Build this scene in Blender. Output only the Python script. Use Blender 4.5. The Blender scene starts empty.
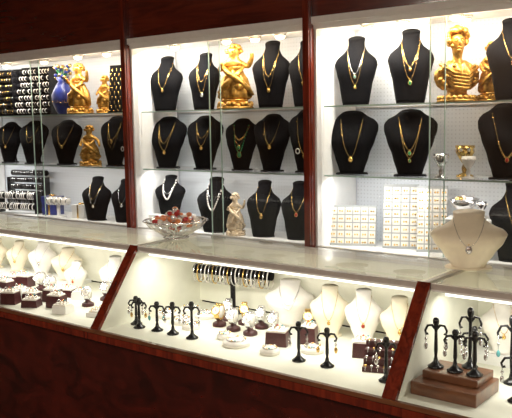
import bpy, math, random
from mathutils import Vector, Matrix
random.seed(7)
sc=bpy.context.scene
sc.view_settings.view_transform='Standard'
sc.view_settings.exposure=0.0
COL=bpy.context.collection

# ---------------------------------------------------------------- materials
def newmat(name):
    m=bpy.data.materials.new(name); m.use_nodes=True
    return m,m.node_tree,m.node_tree.nodes["Principled BSDF"]
def simple(name,col,rough=.5,metal=0.,coat=0.,noise=0.,nscale=40.,bump=0.,sheen=0.,spec=.5):
    m,nt,b=newmat(name)
    b.inputs["Roughness"].default_value=rough; b.inputs["Metallic"].default_value=metal
    b.inputs["Coat Weight"].default_value=coat; b.inputs["Sheen Weight"].default_value=sheen
    b.inputs["Specular IOR Level"].default_value=spec
    tc=nt.nodes.new("ShaderNodeTexCoord"); n=nt.nodes.new("ShaderNodeTexNoise")
    n.inputs["Scale"].default_value=nscale; n.inputs["Detail"].default_value=3
    nt.links.new(tc.outputs["Object"],n.inputs["Vector"])
    r=nt.nodes.new("ShaderNodeValToRGB")
    k=noise
    r.color_ramp.elements[0].color=(col[0]*(1-k),col[1]*(1-k),col[2]*(1-k),1)
    r.color_ramp.elements[1].color=(min(1,col[0]*(1+k)),min(1,col[1]*(1+k)),min(1,col[2]*(1+k)),1)
    r.color_ramp.elements[0].position=.3; r.color_ramp.elements[1].position=.7
    nt.links.new(n.outputs["Fac"],r.inputs["Fac"]); nt.links.new(r.outputs["Color"],b.inputs["Base Color"])
    if bump:
        bp=nt.nodes.new("ShaderNodeBump"); bp.inputs["Strength"].default_value=bump; bp.inputs["Distance"].default_value=.003
        nt.links.new(n.outputs["Fac"],bp.inputs["Height"]); nt.links.new(bp.outputs["Normal"],b.inputs["Normal"])
    return m
def wood(name,c1,c2,rough=.2,stretch=(18,18,1.6)):
    m,nt,b=newmat(name)
    tc=nt.nodes.new("ShaderNodeTexCoord"); mp=nt.nodes.new("ShaderNodeMapping"); mp.inputs["Scale"].default_value=stretch
    n=nt.nodes.new("ShaderNodeTexNoise"); n.inputs["Scale"].default_value=2.2; n.inputs["Detail"].default_value=8; n.inputs["Distortion"].default_value=1.2
    r=nt.nodes.new("ShaderNodeValToRGB"); r.color_ramp.elements[0].color=(*c1,1); r.color_ramp.elements[1].color=(*c2,1)
    r.color_ramp.elements[0].position=.32; r.color_ramp.elements[1].position=.68
    nt.links.new(tc.outputs["Object"],mp.inputs["Vector"]); nt.links.new(mp.outputs[0],n.inputs["Vector"])
    nt.links.new(n.outputs["Fac"],r.inputs["Fac"]); nt.links.new(r.outputs[0],b.inputs["Base Color"])
    b.inputs["Roughness"].default_value=rough; b.inputs["Coat Weight"].default_value=.5; b.inputs["Coat Roughness"].default_value=.05
    return m
def glass(name,tint=(.97,.99,.98),base=.05):
    m=bpy.data.materials.new(name); m.use_nodes=True; nt=m.node_tree; nt.nodes.clear()
    o=nt.nodes.new("ShaderNodeOutputMaterial"); t=nt.nodes.new("ShaderNodeBsdfTransparent"); g=nt.nodes.new("ShaderNodeBsdfGlossy")
    g.inputs["Roughness"].default_value=.01; t.inputs["Color"].default_value=(*tint,1)
    lw=nt.nodes.new("ShaderNodeLayerWeight"); lw.inputs["Blend"].default_value=.5
    p=nt.nodes.new("ShaderNodeMath"); p.operation='POWER'; p.inputs[1].default_value=5
    q=nt.nodes.new("ShaderNodeMath"); q.operation='MULTIPLY_ADD'; q.inputs[1].default_value=.85; q.inputs[2].default_value=base
    x=nt.nodes.new("ShaderNodeMixShader")
    nt.links.new(lw.outputs["Facing"],p.inputs[0]); nt.links.new(p.outputs[0],q.inputs[0]); nt.links.new(q.outputs[0],x.inputs[0])
    nt.links.new(t.outputs[0],x.inputs[1]); nt.links.new(g.outputs[0],x.inputs[2]); nt.links.new(x.outputs[0],o.inputs[0])
    return m
def emit(name,col,s):
    m=bpy.data.materials.new(name); m.use_nodes=True; nt=m.node_tree; nt.nodes.clear()
    o=nt.nodes.new("ShaderNodeOutputMaterial"); e=nt.nodes.new("ShaderNodeEmission"); e.inputs[0].default_value=(*col,1); e.inputs[1].default_value=s
    nt.links.new(e.outputs[0],o.inputs[0]); return m
def pegboard(name):
    m,nt,b=newmat(name)
    tc=nt.nodes.new("ShaderNodeTexCoord"); mp=nt.nodes.new("ShaderNodeMapping"); mp.inputs["Scale"].default_value=(52,0.001,52)
    v=nt.nodes.new("ShaderNodeTexVoronoi"); v.inputs["Randomness"].default_value=0; v.inputs["Scale"].default_value=1
    r=nt.nodes.new("ShaderNodeValToRGB"); r.color_ramp.elements[0].position=.12; r.color_ramp.elements[1].position=.22
    r.color_ramp.elements[0].color=(.62,.66,.72,1); r.color_ramp.elements[1].color=(.80,.85,.92,1)
    nt.links.new(tc.outputs["Object"],mp.inputs[0]); nt.links.new(mp.outputs[0],v.inputs["Vector"])
    nt.links.new(v.outputs["Distance"],r.inputs[0]); nt.links.new(r.outputs[0],b.inputs["Base Color"]); b.inputs["Roughness"].default_value=.5
    return m
WOOD=wood("mahogany",(.080,.009,.004),(.23,.026,.009),.18)
WOODH=wood("mahogany_header",(.085,.010,.005),(.16,.021,.009),.25,(1.5,12,12))
WOODD=wood("mahogany_dark",(.022,.003,.002),(.085,.009,.005),.15,(3,10,5))
PEG=pegboard("white_pegboard")
WHITE=simple("white_laminate",(.87,.87,.86),.4,noise=.02)
CREAM=simple("cream_lining",(.78,.78,.67),.6,noise=.04,nscale=15)
IVORY=simple("ivory_leatherette",(.86,.78,.60),.45,noise=.03,nscale=60,bump=.1)
PALE=simple("white_leatherette",(.88,.85,.79),.45,noise=.03,nscale=60,bump=.1)
BLACK=simple("black_velvet",(.004,.004,.005),.85,noise=.3,nscale=80,sheen=.02,spec=.1)
BLACKS=simple("black_acrylic",(.008,.008,.010),.25,noise=.1)
BURG=simple("burgundy_leatherette",(.060,.012,.014),.35,noise=.25,bump=.1)
BROWN=wood("brown_block",(.10,.035,.015),(.20,.075,.03),.3,(3,10,10))
GOLD=simple("gold",(.90,.60,.20),.22,metal=.9,noise=.12,nscale=60)
GOLDM=simple("gilt_resin",(.62,.34,.07),.34,metal=.65,noise=.45,nscale=60,bump=.6)
SILV=simple("silver",(.80,.80,.82),.2,metal=.9,noise=.08)
PEARL=simple("pearl",(.85,.80,.74),.25,noise=.03,coat=.5)
STEEL=simple("brushed_aluminium",(.66,.64,.60),.35,metal=.5,noise=.05)
GREEN=simple("green_stone",(.03,.28,.10),.15,noise=.3,coat=.5)
BLUE=simple("blue_satin",(.015,.03,.22),.3,noise=.5,nscale=20,sheen=.3)
RED=simple("red_stone",(.45,.03,.03),.15,noise=.2,coat=.5)
TURQ=simple("aqua_stone",(.12,.40,.42),.15,noise=.2,coat=.5)
ORANGE=simple("orange_wrapper",(.75,.24,.08),.3,noise=.3,nscale=30)
GEDGE=simple("glass_edge",(.50,.68,.60),.15,noise=.05,coat=.5)
GL=glass("clear_glass"); GLT=glass("counter_glass_top",(.97,.97,.94),.05)
GLD=glass("reflection_tint_glass",(.60,.58,.55),.045); GLO=glass("clear_door_glass",(.97,.98,.98),.02)  # right-hand doors: dark tint stands in for reflections of the dim room
GLB=glass("bowl_glass",(.90,.93,.95),.15)
BULB=emit("lamp_lens",(1,.74,.42),35); TUBE=emit("tube_lens",(1,.93,.8),3)
CARPET=simple("carpet",(.08,.04,.03),.95,noise=.3,nscale=120,bump=.4)
PLAST=simple("plaster_wall",(.30,.20,.14),.8,noise=.05)
CEIL=simple("ceiling_plaster",(.40,.37,.33),.85,noise=.04)
CARD=simple("grey_card",(.42,.44,.45),.6,noise=.05)

# ---------------------------------------------------------------- mesh builder
class B:
    def __init__(s,name): s.name=name; s.V=[];s.F=[];s.M=[];s.S=[];s.mats=[]
    def add(s,vs,fs,mat,smooth=True):
        if mat not in s.mats: s.mats.append(mat)
        k=s.mats.index(mat); o=len(s.V); s.V+= [tuple(v) for v in vs]
        for f in fs: s.F.append([i+o for i in f]); s.M.append(k); s.S.append(smooth)
    def box(s,c,d,mat,rz=0,rx=0,top=1.0):
        vs=[]; R=Matrix.Rotation(rz,3,'Z')@Matrix.Rotation(rx,3,'X')
        for z in(-1,1):
            t=top if z>0 else 1
            for x,y in((-1,-1),(1,-1),(1,1),(-1,1)):
                vs.append(Vector(c)+R@Vector((x*d[0]/2*t,y*d[1]/2*t,z*d[2]/2)))
        s.add(vs,[(3,2,1,0),(4,5,6,7),(0,1,5,4),(1,2,6,5),(2,3,7,6),(3,0,4,7)],mat,False)
    def loft(s,rings,mat,cap=True,smooth=True):
        n=len(rings[0]); vs=[v for r in rings for v in r]; fs=[]
        for i in range(len(rings)-1):
            for j in range(n):
                a=i*n+j;b=i*n+(j+1)%n; fs.append((a,b,b+n,a+n))
        if cap: fs.append(tuple(range(n-1,-1,-1))); fs.append(tuple((len(rings)-1)*n+j for j in range(n)))
        s.add(vs,fs,mat,smooth)
    def lathe(s,c,prof,mat,n=20,sx=1,sy=1,fold=0,fn=9,cap=True):
        rings=[]
        for r,z in prof:
            ring=[]
            for j in range(n):
                a=2*math.pi*j/n; q=r*(1+fold*math.sin(a*fn+z*9))
                ring.append((c[0]+q*sx*math.cos(a),c[1]+q*sy*math.sin(a),c[2]+z))
            rings.append(ring)
        s.loft(rings,mat,cap)
    def sph(s,c,r,mat,n=8,m=6):
        if not hasattr(r,'__len__'): r=(r,r,r)
        vs=[(c[0],c[1],c[2]-r[2])]
        for i in range(1,m):
            p=-math.pi/2+math.pi*i/m
            for j in range(n):
                a=2*math.pi*j/n; vs.append((c[0]+r[0]*math.cos(p)*math.cos(a),c[1]+r[1]*math.cos(p)*math.sin(a),c[2]+r[2]*math.sin(p)))
        vs.append((c[0],c[1],c[2]+r[2])); fs=[]
        for j in range(n):
            k=(j+1)%n
            fs.append((0,1+k,1+j)); t=len(vs)-1; b=1+(m-2)*n; fs.append((b+j,b+k,t))
            for i in range(m-2):
                a=1+i*n; fs.append((a+j,a+k,a+n+k,a+n+j))
        s.add(vs,fs,mat)
    def tube(s,pts,r,mat,n=6,closed=False):
        P=[Vector(p) for p in pts]; rings=[]; L=len(P)
        ref=None
        for i in range(L):
            if closed: t=P[(i+1)%L]-P[i-1]
            else: t=P[min(i+1,L-1)]-P[max(i-1,0)]
            if t.length<1e-9: t=Vector((0,0,1))
            t.normalize()
            if ref is None:
                ref=Vector((0,0,1)) if abs(t.z)<.9 else Vector((1,0,0))
            u=(ref-t*ref.dot(t))
            if u.length<1e-6: u=t.orthogonal()
            u.normalize(); w=t.cross(u); ref=u
            rr=r[i] if hasattr(r,'__len__') else r
            rings.append([P[i]+u*rr*math.cos(2*math.pi*j/n)+w*rr*math.sin(2*math.pi*j/n) for j in range(n)])
        if closed: rings.append(rings[0])
        s.loft(rings,mat,not closed)
    def ring(s,c,R,r,mat,M=None,n=16,k=5,sx=1,sy=1):
        M=M or Matrix.Identity(3)
        s.tube([Vector(c)+M@Vector((R*sx*math.cos(2*math.pi*i/n),R*sy*math.sin(2*math.pi*i/n),0)) for i in range(n)],r,mat,k,True)
    def done(s,loc=(0,0,0),rz=0,parent=None,bevel=0,name=None):
        me=bpy.data.meshes.new(s.name); me.from_pydata(s.V,[],s.F)
        for m in s.mats: me.materials.append(m)
        for p,k,sm in zip(me.polygons,s.M,s.S): p.material_index=k; p.use_smooth=sm
        me.update()
        o=bpy.data.objects.new(s.name,me); COL.objects.link(o); o.location=loc; o.rotation_euler=(0,0,rz)
        if parent: o.parent=parent
        if bevel:
            bv=o.modifiers.new("bevel",'BEVEL'); bv.width=bevel; bv.segments=2; bv.limit_method='ANGLE'
        return o
def empty(name,loc,rz=0):
    e=bpy.data.objects.new(name,None); COL.objects.link(e); e.location=loc; e.rotation_euler=(0,0,rz); e.empty_display_size=.05; return e
def rad(a): return math.radians(a)

# ---------------------------------------------------------------- dimensions
WY=3.08; BACK=3.46
ZT,S1,S2,S3=1.95,1.569,1.232,.875
POST=[-5.30,-3.406,-2.117,-.828]
CT=1.0; CYB,CYF,CYL,ZL=2.486,2.113,1.883,.693
CD=[-3.95,-2.327,-1.032,.263]
DK=.700
# ---------------------------------------------------------------- room shell
def slab(name,c,d,mat,bevel=0):
    b=B(name); b.box((0,0,0),d,mat); return b.done(c,bevel=bevel)
slab("floor",(-2,.9,-.05),(9,6.2,.1),CARPET)
slab("ceiling",(-2,.9,2.75),(9,6.2,.1),CEIL)
slab("wall_back",(-2,3.75,1.35),(9,.1,2.7),PLAST)
slab("wall_front",(-2,-2.15,1.35),(9,.1,2.7),PLAST)
slab("wall_left",(-6.45,.85,1.35),(.1,5.9,2.7),PLAST)
slab("wall_right",(2.45,.85,1.35),(.1,5.9,2.7),PLAST)

# ---------------------------------------------------------------- wall cabinet
b=B("display_cabinet")
x0,x1=-5.33,-.80
b.box(((x0+x1)/2,3.57,1.35),(x1-x0,.02,2.69),WOODD)
b.box(((x0+x1)/2,(BACK+WY)/2+.01,.43),(x1-x0,BACK-WY-.02,.86),WOODD)
for i in range(3):
    a,c=POST[i]+.021,POST[i+1]-.021; m=(a+c)/2; w=c-a
    b.box((m,BACK+.01,(ZT+S3)/2),(w,.02,ZT-S3),PEG)
    b.box((m,(WY+BACK)/2,ZT+.01),(w,BACK-WY,.02),WHITE)
    b.box((m,(WY+BACK)/2,S3-.01),(w,BACK-WY,.02),WHITE)
    for x in(a+.006,c-.006): b.box((x,(WY+BACK)/2,(ZT+S3)/2),(.012,BACK-WY-.02,ZT-S3),WHITE)
    b.box((m,WY+.012,ZT-.006),(w,.012,.026),WHITE)
    b.box((m,WY+.045,ZT-.004),(w,.008,.018),WHITE)
    b.box((m,WY+.02,S3+.006),(w,.03,.012),STEEL)
    b.box((m,WY+.004,ZT+.022),(w,.034,.032),WHITE)
    b.box((m,WY+.02,(ZT+.037+2.69)/2),(w+.01,.03,2.69-ZT-.037),WOODH)
for x in POST:
    b.box((x,WY+.18,1.345),(.042,.40,2.69),WOOD)
    b.box((x,WY-.026,1.345),(.034,.012,2.69),WOOD)
b.box(((x0+x1)/2,WY-.01,.12),(x1-x0,.03,.24),WOODD)
cab=b.done()
for i in range(3):
    a,c=POST[i]+.034,POST[i+1]-.034; m=(a+c)/2; w=c-a
    for z in(S1,S2):
        s=B("glass_shelf"); s.add([(a,WY+.075,z),(c,WY+.075,z),(c,BACK-.002,z),(a,BACK-.002,z)],[(0,1,2,3)],GL,False)
        s.box((m,WY+.072,z-.003),(w,.004,.007),GEDGE)
        s.box((m,BACK-.004,z-.008),(w,.006,.006),STEEL); s.done()
    dz0,dz1=S3+.012,ZT-.02
    for k,(p,q,y,mt) in enumerate(((a,m+.03,WY+.05,GLO),(m-.03,c,WY+.028,GLD))):
        s=B("sliding_glass_door"); s.add([(p,y,dz0),(q,y,dz0),(q,y,dz1),(p,y,dz1)],[(0,1,2,3)],mt,False)
        s.box(((q if k==0 else p),y,(dz0+dz1)/2),(.004,.006,dz1-dz0),GEDGE)
        if k: s.ring((q-.06,y-.002,1.35),.012,.003,STEEL,Matrix.Rotation(rad(90),3,'X'))
        s.done()
def puck(x,y,z=ZT):
    b=B("puck_lamp"); b.lathe((0,0,0),[(.034,0),(.036,-.010),(.030,-.018),(.026,-.016)],STEEL,16)
    b.sph((0,0,-.020),(.025,.025,.016),BULB,12,8); b.done((x,y,z))
    l=bpy.data.lights.new("puck_glow",'POINT'); l.energy=.9; l.color=(1,.78,.50); l.shadow_soft_size=.02
    o=bpy.data.objects.new("puck_glow",l); COL.objects.link(o); o.location=(x,y,z-.062)
def area(name,loc,sx,sy,p,col,rot=(0,0,0)):
    l=bpy.data.lights.new(name,'AREA'); l.shape='RECTANGLE'; l.size=sx; l.size_y=sy; l.energy=p; l.color=col
    o=bpy.data.objects.new(name,l); COL.objects.link(o); o.location=loc; o.rotation_euler=rot; return o
for x,y in((-4.9,3.27),(-4.45,3.27),(-4.0,3.2),(-3.72,3.2),(-3.15,3.22),(-2.74,3.2),(-2.56,3.22),(-2.38,3.20),(-1.90,3.25),(-1.68,3.19),(-1.42,3.18),(-1.43,3.30),(-1.12,3.22)): puck(x,y)
for i in range(3):
    a,c=POST[i],POST[i+1]; kk=(7.0,7.8,8.6)[i]
    area("cabinet_area_light",((a+c)/2,WY+.09,ZT-.03),c-a-.12,.03,(c-a)*kk,(1,.96,.89),(rad(18),0,0))
    area("cabinet_area_light",((a+c)/2,WY+.09,S2-.02),c-a-.12,.02,(c-a)*2.4,(1,.97,.92),(rad(20),0,0))  # added fill below the lower shelf to brighten the back panel, no fixture

# ---------------------------------------------------------------- counter
b=B("jewelry_counter")
X0,X1=CD[0],CD[-1]; m=(X0+X1)/2; w=X1-X0
b.box((m,(CYL+CYB)/2+.02,.33),(w,CYB-CYL-.04,.66),WOODD)
b.box((m,CYL+.02,.05),(w,.06,.10),BLACKS)
b.box((m,(CYL+CYB)/2,.675),(w,CYB-CYL+.016,.026),WOOD)
b.box((m,(CYL+CYB)/2+.006,.694),(w-.01,CYB-CYL-.02,.012),CREAM)
b.box((m,CYB-.008,(CT+DK)/2),(w,.014,CT-DK-.02),CREAM)
b.box((m,CYB-.012,CT-.012),(w,.03,.022),STEEL)
b.box((m,CYF+.002,CT-.006),(w,.018,.016),STEEL)
b.box((m,CYF+.006,CT-.018),(w,.02,.008),WHITE)
b.box((m,CYL-.002,ZL+.004),(w,.014,.014),BROWN)
def wedge(b,x,t,mat,e=0,zb=ZL-.0):
    pr=[(CYL-e,zb),(CYB+e*.3,zb),(CYB+e*.3,CT+e*.4),(CYF-e,CT+e*.4)]
    vs=[(x-t/2,y,z) for y,z in pr]+[(x+t/2,y,z) for y,z in pr]
    b.add(vs,[(0,1,2,3)[::-1],(4,5,6,7),(0,4,5,1)[::-1],(1,5,6,2)[::-1],(2,6,7,3)[::-1],(3,7,4,0)[::-1]],mat,False)
for x in CD:
    wedge(b,x,.044,CREAM,-.004)
    d=Vector((0,CYF-CYL,CT-ZL)); n=Vector((0,-d.z,d.y)).normalized()
    A=Vector((x,CYL,ZL-.004)); Z=Vector((x,CYF,CT))
    vs=[]
    for P in(A,Z):
        for sx,sn in((-.022,-.004),(.022,-.004),(.022,.010),(-.022,.010)): vs.append(P+Vector((sx,0,0))+n*sn)
    b.add(vs,[(3,2,1,0),(4,5,6,7),(0,1,5,4),(1,2,6,5),(2,3,7,6),(3,0,4,7)],WOOD,False)
    b.box((x,(CYF+CYB)/2,CT+.001),(.018,CYB-CYF,.006),STEEL)
b.done()
for i in range(3):
    a,c=CD[i]+.024,CD[i+1]-.024
    s=B("counter_glass_panel")
    s.add([(a,CYL+.003,ZL+.008),(c,CYL+.003,ZL+.008),(c,CYF,CT-.014),(a,CYF,CT-.014)],[(0,1,2,3)],GL,False); s.done()
    s=B("counter_glass_top")
    s.add([(a,CYF+.008,CT+.002),(c,CYF+.008,CT+.002),(c,CYB,CT+.002),(a,CYB,CT+.002)],[(0,1,2,3)],GLT,False); s.done()
    s=B("counter_tube_lamp"); s.tube([(a+.03,CYF+.03,CT-.032),(c-.03,CYF+.03,CT-.032)],.006,TUBE,8)
    s.box(((a+c)/2,CYF+.03,CT-.019),(c-a-.04,.028,.010),WHITE); s.done()
    area("counter_strip_light",((a+c)/2,CYF+.04,CT-.042),c-a-.08,.02,(c-a)*3.0,(1,.95,.86),(rad(8),0,0))

# ---------------------------------------------------------------- display busts
TALL=[(0,.60),(.04,.64),(.3,.76),(.5,.92),(.60,1.0),(.68,.95),(.75,.72),(.82,.48),(.90,.38),(.97,.37),(1,.40)]
WIDE=[(0,.44),(.04,.48),(.3,.66),(.55,.88),(.72,1.0),(.82,1.0),(.89,.86),(.94,.62),(.98,.46),(1,.42)]
SHAWL=[(0,.42),(.06,.46),(.25,.66),(.45,.90),(.60,1.0),(.68,.93),(.76,.66),(.84,.46),(.92,.40),(1,.42)]
def interp(T,t):
    t=max(0,min(1,t))
    for (a,p),(c,q) in zip(T,T[1:]):
        if t<=c:
            k=(t-a)/(c-a); k=k*k*(3-2*k)*.5+k*.5; return p+(q-p)*k
    return T[-1][1]
def bust(loc,h,w,style=TALL,mat=BLACK,neck=(("gold",.45),),rz=20,name="necklace_bust",pend=None,thick=.26,lean=.16):
    b=B(name); W=w/2
    def wz(t): return W*interp(style,t)
    def dz(t): return W*(thick+.28*math.exp(-((t-.52)/.22)**2)*.8)*(1 if t<.75 else 1-.25*(t-.75)/.25)
    def yo(t): return lean*h*(t**1.6)
    rings=[]; N=24; K=20
    for i in range(K+1):
        t=i/K; ring=[]
        for j in range(N):
            a=2*math.pi*j/N; ca,sa=math.cos(a),math.sin(a)
            dd=dz(t)*(1 if sa<0 else .35)
            zz=h*t
            if i>=K-1: zz=h*t+.05*h*sa*(.5 if i<K else 1)
            ring.append((wz(t)*ca,yo(t)+dd*sa,zz+.004))
        rings.append(ring)
    b.loft(rings,mat)
    b.lathe((0,.01,0),[(W*.62,0),(W*.62,.004),(W*.58,.007)],mat,20,1,.7)
    b.tube([(0,yo(.7)+.3*dz(.7),h*.7),(0,yo(.7)+h*.22,.004)],.006,mat,6)
    def surf(x,t):
        k=max(-.985,min(.985,x/wz(t))); return (k*wz(t),yo(t)-dz(t)*math.sqrt(1-k*k)-.0015,h*t+.004)
    small=h<.2
    for item in neck:
        kind,low=item[0],item[1]
        top=.90; pts=[]; n=26
        for i in range(n+1):
            s=-1+2*i/n; t=low+(top-low)*abs(s)**1.7
            x=s*W*.42 if kind!='wide' else s*W*.5
            x=math.copysign(min(abs(x)*(1.18-.18*abs(s)),wz(t)*.97),s) if s else 0
            pts.append(surf(x,t))
        mt={'gold':GOLD,'silver':SILV,'pearl':PEARL,'red':RED,'green':GREEN,'wide':GOLD,'beads':PEARL,'aqua':TURQ}[kind]
        if kind in('pearl','beads','red','green','aqua'):
            for p in pts: b.sph(p,.0036 if kind!='beads' else .0054,mt,7,5)
        else:
            b.tube(pts,.0009 if not small else .0007,mt,5)
            for p in pts[::2]: b.sph(p,(.0024 if kind=='wide' else .0015),mt,6,4)
            if kind=='wide':
                for p in pts[6:-6]: b.sph((p[0],p[1],p[2]-.006),(.003,.002,.006),mt,6,4)
        if len(item)>2:
            c=surf(0,low-.03); pm={'g':GREEN,'r':RED,'s':SILV,'o':GOLD,'t':TURQ,'p':PEARL}[item[2][0]]; q=float(item[2][1:] or 1)*.85
            b.sph((c[0],c[1]-.003,c[2]-.004),(.008*q,.003,.011*q),pm,10,6)
            b.ring((c[0],c[1]-.003,c[2]-.004),.0095*q,.0015,GOLD if item[2][0]!='s' else SILV,Matrix.Rotation(rad(90),3,'X'),14,4,1,1.25)
            b.sph((c[0],c[1]-.002,c[2]+.012*q),.0025,GOLD,6,4)
    return b.done(loc,rad(rz))

Yw=3.27
# bay 1
bust((-4.63,Yw,S2),.285,.24,WIDE,neck=(("gold",.5),("gold",.62)))
bust((-4.26,Yw,S2),.285,.24,WIDE,neck=(("wide",.45,"o1"),))
bust((-4.95,Yw+.02,S2),.28,.22,WIDE,neck=(("gold",.45,"o1"),))
bust((-3.76,Yw,S2),.30,.22,WIDE,neck=(("gold",.35),("gold",.55,"o1")))
bust((-3.54,Yw+.04,S2),.30,.19,WIDE,neck=(("wide",.45),))
bust((-3.93,Yw-.03,S3),.27,.22,TALL,neck=(("gold",.5),("silver",.38,"p1")))
bust((-3.69,Yw,S3),.26,.20,TALL,neck=(("silver",.45,"s1"),))
bust((-3.52,Yw+.05,S3),.27,.17,TALL,neck=(("gold",.45,"o1"),))
bust((-3.53,Yw+.03,S1),.31,.16,TALL,neck=(("gold",.45,"o1"),("gold",.6)))
# bay 2
bust((-3.29,Yw,S1),.31,.22,TALL,neck=(("gold",.42,"o.8"),))
bust((-2.98,Yw,S1),.31,.20,TALL,neck=(("gold",.30,"s1"),("gold",.5)))
bust((-2.50,Yw,S1),.34,.215,TALL,neck=(("gold",.48),("gold",.30,"o1")))
bust((-2.29,Yw+.02,S1),.33,.19,TALL,neck=(("gold",.40,"o1.2"),))
bust((-3.29,Yw,S2),.29,.245,WIDE,neck=(("gold",.35,"o1"),("gold",.5)))
bust((-2.99,Yw,S2),.29,.225,WIDE,neck=(("gold",.45,"o1"),("gold",.6)))
bust((-2.72,Yw+.01,S2),.27,.20,WIDE,neck=(("green",.35,"g1.6"),("gold",.5,"g1.2"),("wide",.62)))
bust((-2.50,Yw,S2),.29,.21,WIDE,neck=(("gold",.48,"o1"),))
bust((-2.29,Yw+.02,S2),.31,.20,WIDE,neck=(("wide",.3,"o1.2"),))
bust((-3.26,Yw-.02,S3+.081),.22,.20,TALL,neck=(("beads",.40),("silver",.55)))
bust((-2.90,Yw-.02,S3),.295,.23,TALL,neck=(("beads",.42),("silver",.6)))
bust((-2.55,Yw-.02,S3),.29,.20,TALL,neck=(("gold",.42,"o1"),))
bust((-2.33,Yw,S3),.29,.20,TALL,neck=(("gold",.5,"r1"),))
s=B("display_riser"); s.box((0,0,.04),(.26,.16,.08),WHITE); s.done((-3.26,Yw-.01,S3),bevel=.004)
# bay 3
bust((-1.975,Yw,S1),.32,.21,TALL,neck=(("silver",.46,"t.8"),("gold",.30,"o.7")),rz=24)
bust((-1.68,Yw,S1),.33,.215,TALL,neck=(("gold",.50,"o.7"),("gold",.32,"g1")),rz=24)
bust((-1.20,Yw,S1),.335,.22,TALL,neck=(("gold",.5,"r1"),),rz=24)
bust((-2.00,Yw,S2),.295,.26,WIDE,neck=(("gold",.28,"o1.2"),),rz=24)
bust((-1.68,Yw,S2),.295,.25,WIDE,neck=(("gold",.40,"g1"),("gold",.28,"g.8")),rz=24)
bust((-1.22,Yw,S2),.31,.24,WIDE,neck=(("wide",.3,"r1"),),rz=24)
bust((-1.17,Yw,S3),.33,.23,TALL,neck=(("gold",.4,"o1"),),rz=24)
# counter-top ivory bust
bust((-1.015,2.395,CT+.003),.180,.25,SHAWL,IVORY,(("silver",.42,"s1.2"),),24,thick=.32,lean=.22)
# inside counter
for x,y,h,w,st,nk,z in((-3.74,2.36,.15,.14,SHAWL,(("gold",.4,"o.6"),),.02),(-3.56,2.38,.15,.14,SHAWL,(("gold",.4,"o.6"),),.02),(-3.36,2.39,.16,.16,SHAWL,(("silver",.4,"s.7"),),.02),
    (-3.14,2.38,.15,.17,SHAWL,(("gold",.42,"o.8"),),.02),(-2.97,2.30,.13,.12,SHAWL,(("gold",.4,"r.6"),),0),(-2.76,2.36,.165,.15,SHAWL,(("silver",.4,"s.6"),),0),(-2.58,2.38,.14,.13,SHAWL,(("gold",.4),),0),
    (-1.75,2.39,.165,.20,SHAWL,(("silver",.38),("silver",.5)),.0),(-1.53,2.34,.175,.15,SHAWL,(("gold",.35,"o.6"),),0),
    (-1.39,2.35,.175,.14,SHAWL,(("gold",.4,"r.7"),),0),(-1.25,2.36,.165,.14,SHAWL,(("gold",.4,"o.6"),),0),(-1.12,2.40,.15,.12,SHAWL,(("gold",.4,"o.6"),),0),
    (-.90,2.41,.17,.14,SHAWL,(("gold",.4,"o.6"),),.028),(-.72,2.41,.17,.14,SHAWL,(("silver",.4,"s.6"),),.028)):
    bust((x,y,DK+z),h,w,st,IVORY if random.random()<.35 else PALE,nk,28,thick=.36,lean=.25)
s=B("display_riser"); s.box((0,0,.009),(.78,.15,.018),WHITE); s.done((-3.44,2.39,DK))
s=B("display_riser"); s.box((0,0,.014),(.5,.11,.028),WHITE); s.done((-.76,2.41,DK))

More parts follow.
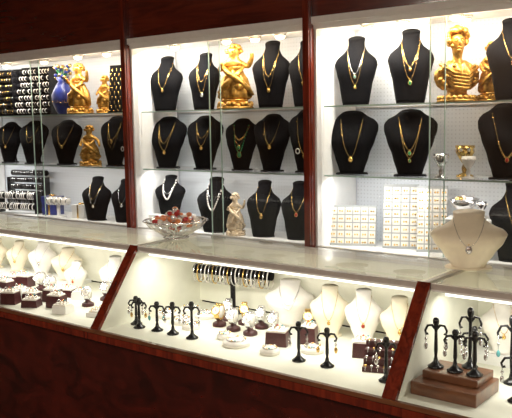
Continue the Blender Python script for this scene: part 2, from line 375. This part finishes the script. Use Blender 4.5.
# ---------------------------------------------------------------- gilt statues
def statue(name,loc,h,rz=20,arm=1,hair=True,mat=GOLDM,fat=1.0):
    e=empty(name,loc,rad(rz)); e.scale=(fat,fat,1)
    b=B("pedestal"); b.lathe((0,0,0),[(.20*h,0),(.20*h,.03*h),(.16*h,.05*h),(.13*h,.09*h),(.15*h,.12*h),(.15*h,.14*h),(.12*h,.15*h)],mat,20)
    for k in range(22):
        a=k*.2856; b.sph((.17*h*math.cos(a),.17*h*math.sin(a),.06*h+.02*h*math.sin(k*2)),(.032*h,.032*h,.04*h),mat,7,5)
    b.done(parent=e)
    b=B("robe"); b.lathe((0,0,.14*h),[(.145*h,0),(.17*h,.03*h),(.165*h,.10*h),(.15*h,.2*h),(.13*h,.30*h),(.10*h,.36*h),(.085*h,.42*h)],mat,44,1,.85,.13,8)
    b.tube([(-.13*h,-.02*h,.62*h),(-.05*h,-.11*h,.52*h),(.06*h,-.13*h,.42*h),(.15*h,-.06*h,.30*h),(.20*h,.0,.20*h)],[.03*h,.035*h,.045*h,.04*h,.02*h],mat,8)
    b.tube([(.11*h,-.02*h,.62*h),(.06*h,-.10*h,.50*h),(-.06*h,-.14*h,.36*h),(-.16*h,-.08*h,.24*h)],[.02*h,.03*h,.04*h,.02*h],mat,8)
    b.sph((-.07*h,-.11*h,.34*h),(.05*h,.05*h,.06*h),mat,10,8); b.sph((.07*h,-.11*h,.32*h),(.05*h,.05*h,.06*h),mat,10,8); b.done(parent=e)
    P=[(0,0,.42),(0,-.005,.52),(0,0,.62),(0,0,.69),(0,-.005,.74),(0,-.012,.82),(0,-.005,.90),
       (-.085,0,.645),(-.15,-.03,.56),(-.12,-.13,.60 if arm else .48),(-.09,-.17,.66 if arm else .46),
       (.085,0,.645),(.16,-.02,.60),(.21,-.06,.72 if arm else .50),(.22,-.08,.80 if arm else .44)]
    E=[(0,1),(1,2),(2,3),(3,4),(4,5),(5,6),(3,7),(7,8),(8,9),(9,10),(3,11),(11,12),(12,13),(13,14)]
    Rr=[.085,.075,.095,.055,.04,.078,.062,.05,.036,.026,.02,.05,.036,.026,.02]
    me=bpy.data.meshes.new("body"); me.from_pydata([(x*h,y*h,z*h) for x,y,z in P],E,[]); me.materials.append(mat)
    o=bpy.data.objects.new("body",me); COL.objects.link(o); o.parent=e
    o.modifiers.new("skin",'SKIN'); 
    for i,r in enumerate(Rr): me.skin_vertices[0].data[i].radius=(r*h,r*h*.9)
    me.skin_vertices[0].data[0].use_root=True
    sb=o.modifiers.new("sub",'SUBSURF'); sb.levels=2; sb.render_levels=2
    for m_ in o.modifiers:
        if m_.type=='SKIN': m_.use_smooth_shade=True
    b=B("head_details")
    hz=.83*h
    b.sph((0,-.088*h,hz-.005*h),(.010*h,.018*h,.02*h),mat)
    b.sph((0,-.078*h,hz-.035*h),(.02*h,.01*h,.006*h),mat)
    for sx in(-1,1):
        b.sph((sx*.028*h,-.072*h,hz+.012*h),(.012*h,.008*h,.007*h),mat); b.sph((sx*.074*h,0,hz),(.008*h,.016*h,.02*h),mat)
    rnd=random.Random(3)
    for i in range(60):
        a=rnd.uniform(0,2*math.pi); el=rnd.uniform(-.3,1.5); r=.080*h
        x=r*math.cos(el)*math.cos(a); y=r*math.cos(el)*math.sin(a)
        if y<-.035*h and el<.75: continue
        b.sph((x,y,hz+.01*h+r*1.05*math.sin(el)),rnd.uniform(.016,.028)*h,mat,7,5)
    b.done(parent=e); return e
statue("gilt_statue",(-4.06,3.25,S1),.35,10,1,fat=1.25)
statue("gilt_statue",(-3.90,3.33,S1),.26,10,0,fat=1.2)
statue("gilt_statue",(-2.73,3.25,S1),.375,25,1,fat=1.35)
statue("gilt_statue",(-2.84,3.34,S1),.24,25,0,fat=1.2)
statue("gilt_statue",(-3.99,3.26,S2),.28,25,0,fat=1.3)
statue("porcelain_figurine",(-2.72,3.22,S3),.25,25,1,fat=1.1,mat=simple("gilded_porcelain",(.72,.58,.40),.25,noise=.35,nscale=45,coat=.5))
def gilt_bust(loc,h,rz):
    e=empty("gilt_portrait_bust",loc,rad(rz))
    b=B("plinth"); b.lathe((0,0,0),[(.24*h,0),(.24*h,.03*h),(.17*h,.06*h),(.12*h,.10*h),(.12*h,.14*h),(.16*h,.18*h)],GOLDM,24)
    for k in range(20):
        a=k*.314; b.sph((.21*h*math.cos(a),.21*h*math.sin(a),.05*h),(.035*h,.035*h,.035*h),GOLDM,7,5)
    b.done(parent=e)
    b=B("drapery"); b.lathe((0,.01,.15*h),[(.16*h,0),(.22*h,.05*h),(.25*h,.14*h),(.245*h,.22*h),(.17*h,.30*h),(.10*h,.35*h)],GOLDM,70,1,.62,.09,11)
    for k in range(5):
        b.tube([(-.22*h+.02*k*h,-.06*h,.46*h-.05*k*h),(-.06*h,-.17*h,.34*h-.04*k*h),(.10*h,-.17*h,.32*h-.04*k*h),(.23*h-.02*k*h,-.05*h,.42*h-.05*k*h)],.02*h,GOLDM,7)
    rnd=random.Random(8)
    for k in range(26):
        a=rnd.uniform(3.3,6.1); z=rnd.uniform(.2,.45); b.sph((.23*h*math.cos(a),.15*h*math.sin(a),z*h),rnd.uniform(.02,.04)*h,GOLDM,7,5)
    b.done(parent=e)
    P=[(0,.01,.40),(0,0,.50),(0,-.01,.58),(.0,-.03,.70),(0,-.02,.82)]
    me=bpy.data.meshes.new("head"); me.from_pydata([(x*h,y*h,z*h) for x,y,z in P],[(0,1),(1,2),(2,3),(3,4)],[]); me.materials.append(GOLDM)
    o=bpy.data.objects.new("head",me); COL.objects.link(o); o.parent=e
    sk=o.modifiers.new("skin",'SKIN'); sk.use_smooth_shade=True
    for i,r in enumerate([.13,.07,.07,.115,.09]): me.skin_vertices[0].data[i].radius=(r*h*.85,r*h)
    me.skin_vertices[0].data[0].use_root=True
    sb=o.modifiers.new("sub",'SUBSURF'); sb.levels=2; sb.render_levels=2
    b=B("face_and_hair"); hz=.70*h
    b.sph((0,-.145*h,hz),(.016*h,.03*h,.035*h),GOLDM); b.sph((0,-.130*h,hz-.055*h),(.03*h,.014*h,.010*h),GOLDM); b.sph((0,-.115*h,hz-.09*h),(.03*h,.02*h,.02*h),GOLDM)
    for sx in(-1,1): b.sph((sx*.042*h,-.118*h,hz+.025*h),(.02*h,.012*h,.010*h),GOLDM); b.tube([(sx*.02*h,-.135*h,hz+.05*h),(sx*.06*h,-.115*h,hz+.052*h)],.007*h,GOLDM,5)
    rnd=random.Random(5)
    for i in range(150):
        a=rnd.uniform(0,2*math.pi); el=rnd.uniform(-.9,1.5); r=.120*h
        x=r*math.cos(el)*math.cos(a); y=-.02*h+r*1.05*math.cos(el)*math.sin(a)
        if y<-.06*h and el<.8: continue
        b.sph((x,y,hz+.06*h+r*math.sin(el)),rnd.uniform(.022,.040)*h,GOLDM,7,5)
    b.sph((0,.13*h,hz+.10*h),(.06*h,.06*h,.06*h),GOLDM,12,8)
    b.done(parent=e)
gilt_bust((-1.45,3.27,S1),.37,35)
statue("gilt_statue",(-1.325,3.35,S1),.28,25,0,fat=1.1)

b=B("blue_vase"); b.lathe((0,0,0),[(.035,0),(.05,.02),(.075,.08),(.08,.13),(.05,.19),(.03,.22),(.045,.25),(.03,.245)],BLUE,24)
for k in range(22):
    a=k*2.4; q=.6+.05*(k%9); b.tube([(0,0,.22),(.03*math.cos(a),.02*math.sin(a),.27),(.07*q*math.cos(a),.04*math.sin(a),.28+.04*math.sin(k))],.002,GREEN,4); b.sph((.07*q*math.cos(a),.04*math.sin(a),.285+.04*math.sin(k)),.013,GOLD if k%3 else BLUE,7,5)
for k in range(14):
    a=k*.449; b.ring((.074*math.cos(a),.074*math.sin(a),.09),.012,.002,GOLD,Matrix.Rotation(a,3,'Z')@Matrix.Rotation(rad(90),3,'Y'),10,4)
b.done((-4.27,3.28,S1))

def roll_rack(loc,w,rows,dz,mat=GOLD,rz=15,z0=.02,name="bracelet_roll_rack",step=.014,back=False,r=.020):
    b=B(name)
    if back: b.box((0,.06+.006*rows,(rows*dz)/2+.01),(w+.02,.008,rows*dz+.02),BLACK)
    for sx in(-1,1): b.box((sx*(w/2+.004),.03,(rows*dz)/2),(.008,.07,rows*dz),BLACKS)
    for i in range(rows):
        z=z0+i*dz; y=.0+i*.012
        b.tube([(-w/2,y,z+r),(w/2,y,z+r)],r,BLACK,14)
        n=int(w/step)
        for k in range(n):
            x=-w/2+(k+.5)*w/n
            if (k*7+i*3)%6==0: continue
            b.ring((x,y,z+r),r+.0012,.0022+(.0012 if mat is PEARL else 0),mat if (k+i)%4 else SILV,Matrix.Rotation(rad(90),3,'Y'),14,4)
    return b.done(loc,rad(rz))
roll_rack((-4.60,3.26,S1),.34,7,.046,PEARL,10,step=.026,back=True,r=.012)
roll_rack((-4.98,3.26,S1),.34,7,.046,GOLD,10,step=.026,back=True,r=.012)
roll_rack((-4.76,3.20,S3),.36,2,.075,PEARL,10,z0=.03,step=.018)
roll_rack((-4.80,3.31,S3),.34,5,.05,SILV,10,z0=.06,step=.018)
def dot_board(loc,w,h,rows,cols,face,dot,rz=18,name="earring_board",lean=.12,ds=.005):
    b=B(name); a=math.atan(lean)
    b.box((0,h*lean/2,h/2),(w,.012,h),face,0,-a)
    b.box((0,h*lean+.02,h*.4),(w*.2,.006,h*.8),face,0,rad(14))
    b.box((0,-.004,.006),(w,.02,.012),face)
    for i in range(rows):
        for j in range(cols):
            x=-w/2+(j+.5)*w/cols; z=(i+.5)/rows*h*.96
            y=z*lean-.008
            if face is BLACK:
                x+=.012*(i%2)-.006
                b.sph((x,y,z),(ds,ds*.6,ds),dot,6,4); b.sph((x,y,z-.010),(ds*.6,ds*.5,ds*1.4),dot,6,4)
            else:
                b.box((x,y+.0,z),(w/cols*.84,.003,h/rows*.82),PALE,0,-a)
                for q in(-1,1): b.sph((x+q*ds*1.3,y-.004,z),(ds,ds*.6,ds*1.2),dot,6,4)
    return b.done(loc,rad(rz))
dot_board((-3.70,3.27,S1),.15,.30,10,5,BLACK,GOLD)
for x,w,h,z,y in((-1.985,.235,.20,0,3.25),(-1.745,.17,.31,0,3.30),(-1.575,.14,.31,0,3.29)):
    dot_board((x,y,S3+z),w,h,5 if h<.22 else 8,6 if w>.18 else 4,CARD,GOLD,22,"earring_card_tray",.15,.0045)
b=B("pearl_bracelet_stand"); b.lathe((0,0,0),[(.05,0),(.05,.008),(.012,.014),(.012,.10)],WHITE,16); b.tube([(-.09,0,.11),(.09,0,.11)],.022,PALE,14)
for k in range(9): b.ring((-.08+k*.02,0,.11),.025,.005,PEARL if k%2 else SILV,Matrix.Rotation(rad(90),3,'Y'),14,5)
b.done((-4.30,3.22,S3),rad(15))
def gift_box(loc,w,d,h,rz,m1=WHITE,m2=GOLD):
    b=B("gift_box"); b.box((0,0,h*.36),(w,d,h*.72),m1); b.box((0,0,h*.84),(w*1.05,d*1.05,h*.30),m1)
    b.box((0,0,h*.5),(w*.12,d*1.07,h*1.01),m2); b.sph((-.012,0,h+.006),(.014,.008,.006),m2); b.sph((.012,0,h+.006),(.014,.008,.006),m2)
    b.done(loc,rad(rz))
gift_box((-4.13,3.28,S3),.10,.08,.09,12); gift_box((-4.47,3.30,S3),.12,.09,.13,18,BLUE); gift_box((-3.07,3.30,S3),.06,.06,.06,10)
s=B("display_riser"); s.box((0,0,.09),(.20,.15,.18),WHITE); s.done((-1.38,3.27,S3),rad(15),bevel=.004)
b=B("silver_bowl"); b.lathe((0,0,0),[(.03,0),(.035,.006),(.012,.016),(.015,.026),(.05,.05),(.068,.085),(.062,.083),(.03,.045)],SILV,24)
for k in range(12): b.sph((.04*math.cos(k*2.1)*(.4+.05*k),.04*math.sin(k*2.1)*(.4+.05*k),.085),.012,(SILV,PEARL,GOLD)[k%3],8,6)
b.done((-1.40,3.25,S3+.18))
def goblet(x,y,z,k,m=SILV):
    b=B("crystal_goblet"); b.lathe((0,0,0),[(.03*k,0),(.03*k,.006*k),(.008*k,.014*k),(.012*k,.03*k),(.007*k,.045*k),(.018*k,.06*k),(.032*k,.085*k),(.034*k,.11*k),(.030*k,.108*k),(.012*k,.066*k)],m,18)
    for j in range(8): b.sph((.033*k*math.cos(j*.785),.033*k*math.sin(j*.785),.095*k),.006*k,PEARL,6,5)
    b.done((x,y,z))
goblet(-1.49,3.20,S2,1.0); goblet(-1.37,3.22,S2,.9,PEARL); goblet(-1.43,3.32,S2,1.3,GOLD); goblet(-1.31,3.23,S3+.18,.7)

# candy bowl on counter
b=B("glass_candy_bowl"); n=32
prof=[(.050,0),(.055,.006),(.045,.012),(.075,.025),(.115,.05),(.135,.075),(.139,.078)]
b.lathe((0,0,0),prof,GLB,n,fold=.0,cap=False)
b.ring((0,0,.078),.139,.0035,SILV,None,40,6); b.ring((0,0,.004),.052,.004,SILV,None,28,6)
for k in range(20):
    a=k*math.pi/10; b.tube([(.055*math.cos(a),.055*math.sin(a),.014),(.10*math.cos(a+.1),.10*math.sin(a+.1),.043),(.137*math.cos(a+.2),.137*math.sin(a+.2),.077)],.0022,PEARL,5)
    b.tube([(.055*math.cos(a),.055*math.sin(a),.014),(.10*math.cos(a-.1),.10*math.sin(a-.1),.043),(.137*math.cos(a-.2),.137*math.sin(a-.2),.077)],.0022,PEARL,5)
rnd=random.Random(2)
for k in range(130):
    a=rnd.uniform(0,6.28); r=rnd.uniform(0,.110); z=max(.03+r*.25,.03+rnd.uniform(0,.10)*(1-r/.13)+r*.35)
    b.sph((r*math.cos(a),r*math.sin(a),z),(.015,.011,.010),(ORANGE,PEARL,ORANGE,PEARL,RED,SILV)[k%6],7,5)
b.done((-2.32,2.345,CT+.004))

# ---------------------------------------------------------------- small counter displays
def earring_stand(loc,h,rz=25,w=.07,stone=SILV):
    b=B("earring_stand"); q=1.1
    b.lathe((0,0,0),[(.021*q,0),(.022*q,.004),(.015*q,.009),(.007*q,.018),(.0040*q,.034),(.0056*q,.35*h),(.0042*q,.7*h),(.005*q,.84*h),(.0085*q,.89*h),(.009*q,.95*h),(.006*q,h),(.0005,h*1.01)],BLACKS,14)
    for sx in(-1,1):
        b.tube([(0,0,.76*h),(sx*.2*w,0,.85*h),(sx*.4*w,0,.84*h),(sx*.52*w,0,.74*h),(sx*.47*w,0,.66*h),(sx*.38*w,0,.68*h)],[.0046,.0042,.0038,.0035,.0038,.0042],BLACKS,7)
        x=sx*.49*w
        b.tube([(x,-.003,.70*h),(x,-.005,.46*h)],.0011,SILV,4)
        b.sph((x,-.005,.58*h),(.0045,.003,.005),SILV,6,5)
        b.sph((x,-.005,.44*h),(.006,.0035,.011),stone,8,6)
    return b.done(loc,rad(rz))
for x,y,h,st in((-2.255,2.04,.115,SILV),(-2.205,2.01,.12,GOLD),(-2.115,2.02,.115,TURQ),(-2.03,2.02,.125,SILV),(-1.93,2.02,.14,SILV),
    (-1.45,2.03,.135,SILV),(-1.34,2.035,.13,GOLD),(-1.115,2.02,.14,SILV),
    (-.735,2.08,.15,SILV),(-.70,2.2,.20,SILV),(-.80,2.22,.21,TURQ),(-.67,2.09,.16,GOLD),(-.93,2.25,.15,SILV),(-.61,2.2,.2,SILV)):
    earring_stand((x,y,DK),h,25,.06 if h<.145 else .08,st)
b=B("tiered_wood_block"); b.box((0,0,.02),(.20,.17,.04),BROWN); b.box((0,.02,.052),(.17,.12,.024),BROWN); b.done((-.905,2.05,DK),0,bevel=.003)
for x,y,h in((-.968,2.055,.15),(-.905,2.05,.125),(-.845,2.05,.13),(-.885,2.11,.18)): earring_stand((x,y,DK+.064),h,25,.06)

def watch(loc,rz=25,metal=SILV,face=PEARL,h=.05,k0=1.15):
    b=B("wristwatch_on_stand")
    b.lathe((0,.012,0),[(.024,0),(.024,.010),(.018,.014),(.010,.018),(.010,h*.5)],BURG,16)
    M=Matrix.Rotation(rad(90),3,'Y')
    for k in range(-2,3): b.ring((k*.0035,.012,h),.026,.0028,metal,M,18,5)
    b.tube([(-.010,.012,h),(.010,.012,h)],.021,PALE,12)
    Mf=Matrix.Rotation(rad(62),3,'X')
    c=Vector((0,-.014,h+.008))
    pr=[(0.0001,.004),(.013,.004),(.0145,.003),(.015,-.003)]
    rings=[[c+Mf@Vector((r*math.cos(2*math.pi*j/18),r*math.sin(2*math.pi*j/18),z)) for j in range(18)] for r,z in pr]
    b.loft(rings[::-1],face); b.ring(c+Mf@Vector((0,0,.003)),.0145,.0024,metal,Mf,18,5)
    b.tube([c+Mf@Vector((0,0,.006)),c+Mf@Vector((0,.009,.006))],.0008,BLACKS,4); b.tube([c+Mf@Vector((0,0,.006)),c+Mf@Vector((.006,-.002,.006))],.0008,BLACKS,4)
    o=b.done(loc,rad(rz)); o.scale=(k0,k0,k0); return o
for i,(x,y,z) in enumerate(((-1.96,2.20,0),(-1.87,2.18,0),(-1.985,2.29,0),(-1.89,2.28,0.0),(-1.80,2.27,0),(-1.71,2.23,0),(-1.62,2.33,0),(-1.78,2.17,0),
    (-2.66,2.12,0),(-2.57,2.20,0),(-3.0,2.17,0),(-3.12,2.20,0),(-2.47,2.22,0),(-2.68,2.24,0))):
    watch((x,y,DK+z),25+random.uniform(-12,12),SILV if i%3 else GOLD,(PEARL,WHITE,PEARL)[i%3])
def ring_box(loc,rz,w=.07,d=.055,h=.035,n=3,mat=BURG):
    b=B("ring_box"); b.box((0,0,h/2),(w,d,h),mat,top=.92)
    b.box((0,-.002,h+.003),(w*.84,d*.8,.008),PALE)
    for k in range(n):
        x=-w*.36+(k+.5)*w*.72/n
        b.box((x,0,h+.009),(w*.1,d*.6,.008),PALE)
        b.ring((x,-.004,h+.014),.0085,.0015,GOLD if k%2 else SILV,Matrix.Rotation(rad(75),3,'X'),14,5); b.sph((x,-.006,h+.024),.0035,(SILV,RED,TURQ)[k%3],6,5)
    return b.done(loc,rad(rz))
rb=[(-3.62,2.22),(-3.50,2.20),(-3.38,2.24),(-3.26,2.22),(-3.44,2.12),(-3.34,2.12),(-3.23,2.09),(-3.10,2.08),(-2.98,2.06),(-2.88,2.10),(-2.80,2.20),(-2.90,2.20),(-2.77,2.04),(-2.66,1.99),(-2.87,1.98),(-3.0,1.96),(-3.13,1.98),(-3.3,1.99)]
for i,(x,y) in enumerate(rb): ring_box((x,y,DK),20+random.uniform(-15,15),.075,.06,.032+.02*(i%3==0),mat=WHITE if i%3==1 else BURG)
ring_box((-1.62,2.14,DK),20,.08,.06,.05); ring_box((-1.54,2.22,DK),20,.06,.05,.06); ring_box((-1.30,2.20,DK),20,.07,.06,.05)
def ring_tray(loc,rz):
    b=B("ring_tray"); b.box((0,0,.008),(.16,.12,.016),WHITE)
    for i in range(4):
        b.tube([(-.07,-.045+i*.03,.018),(.07,-.045+i*.03,.018)],.009,PALE,8)
        for k in range(6): b.ring((-.058+k*.023,-.045+i*.03,.026),.008,.0014,SILV if k%2 else GOLD,Matrix.Rotation(rad(90),3,'Y'),12,4)
    b.done(loc,rad(rz))
ring_tray((-2.46,2.08,DK),15); ring_tray((-.52,2.06,DK),10)
def pad(loc,r=.045,n=9,mat=PALE):
    b=B("bracelet_pad"); b.lathe((0,0,0),[(r,0),(r,.010),(r*.9,.018),(r*.5,.020)],mat,24)
    b.ring((0,0,.021),r*.66,.003,SILV,None,24,5); b.sph((r*.3,-r*.5,.023),.005,TURQ,6,5)
    for k in range(n): b.sph((r*.66*math.cos(k*6.28/n),r*.66*math.sin(k*6.28/n),.023),.0042,(SILV,GOLD)[k%2],6,5)
    b.ring((0,0,.010),r*1.0,.0012,STEEL,None,24,4)
    b.done(loc)
for x,y,r in((-2.24,2.20,.05),(-2.12,2.16,.045),(-2.10,2.28,.045),(-2.22,2.32,.045),(-2.03,2.12,.035),(-1.74,2.05,.05),(-1.83,2.09,.03),(-1.47,2.14,.04),(-1.20,2.25,.04),(-1.58,2.04,.035)): pad((x,y,DK),r)
b=B("bracelet_bar"); 
b.lathe((0,0,0),[(.04,0),(.04,.006),(.03,.012),(.011,.016),(.011,.155)],BLACKS,18)
b.tube([(-.19,0,.175),(.19,0,.175)],.020,BLACK,16)
for k in range(20):
    x=-.18+k*.019
    b.ring((x,0,.160),.037,.0028,(SILV,GOLD,SILV,PEARL)[k%4],Matrix.Rotation(rad(90),3,'Y'),18,5,1.1,.75)
b.done((-2.05,2.40,DK),rad(8))
b=B("chain_riser"); 
for i in range(4): b.box((0,.024*i,.0075+.011*i),(.12,.028,.015+.022*i),BURG)
for i in range(4):
    for k in range(6): b.sph((-.05+k*.02,.024*i-.008,.018+.022*i),.0055,SILV if (k+i)%3 else GOLD,6,5); b.tube([(-.05+k*.02,.024*i-.014,.018+.022*i),(-.05+k*.02,.024*i-.016,.004+.022*i)],.0014,SILV,4)
b.done((-1.17,2.09,DK),rad(20))

# ---------------------------------------------------------------- added shop fill lights
PLENS=emit("fill_panel_lens",(1,.9,.75),2.2)
for x,y,p in((-3.4,-1.3,50),(-1.2,-1.5,50),(1.0,-1.2,50)):  # unseen panels and lamps added as fill for the dark foreground
    b=B("fill_light_panel"); b.box((0,0,0),(.62,.62,.04),WHITE); b.box((0,0,-.022),(.54,.54,.006),PLENS); b.done((x,y,2.68))
    area("shop_fill_light",(x,y,2.64),.5,.5,p,(1,.88,.74))
w=bpy.data.worlds.new("World"); sc.world=w; w.use_nodes=True
w.node_tree.nodes["Background"].inputs[0].default_value=(.5,.42,.36,1); w.node_tree.nodes["Background"].inputs[1].default_value=.05

# ---------------------------------------------------------------- camera
f,yaw,pit,rol=765.2,.6742,.1139,-.018
cy,sy=math.cos(yaw),math.sin(yaw); cp,sp=math.cos(pit),math.sin(pit)
fw=Vector((-sy*cp,cy*cp,-sp)); r0=Vector((cy,sy,0)); u0=r0.cross(fw)
Rr=math.cos(rol)*r0+math.sin(rol)*u0; U=-math.sin(rol)*r0+math.cos(rol)*u0
cd=bpy.data.cameras.new("camera"); cam=bpy.data.objects.new("camera",cd); COL.objects.link(cam)
cam.matrix_world=Matrix(((Rr.x,U.x,-fw.x,0),(Rr.y,U.y,-fw.y,0),(Rr.z,U.z,-fw.z,1.5),(0,0,0,1)))
cd.sensor_width=36; cd.lens=f/512*36; cd.clip_start=.05
sc.camera=cam
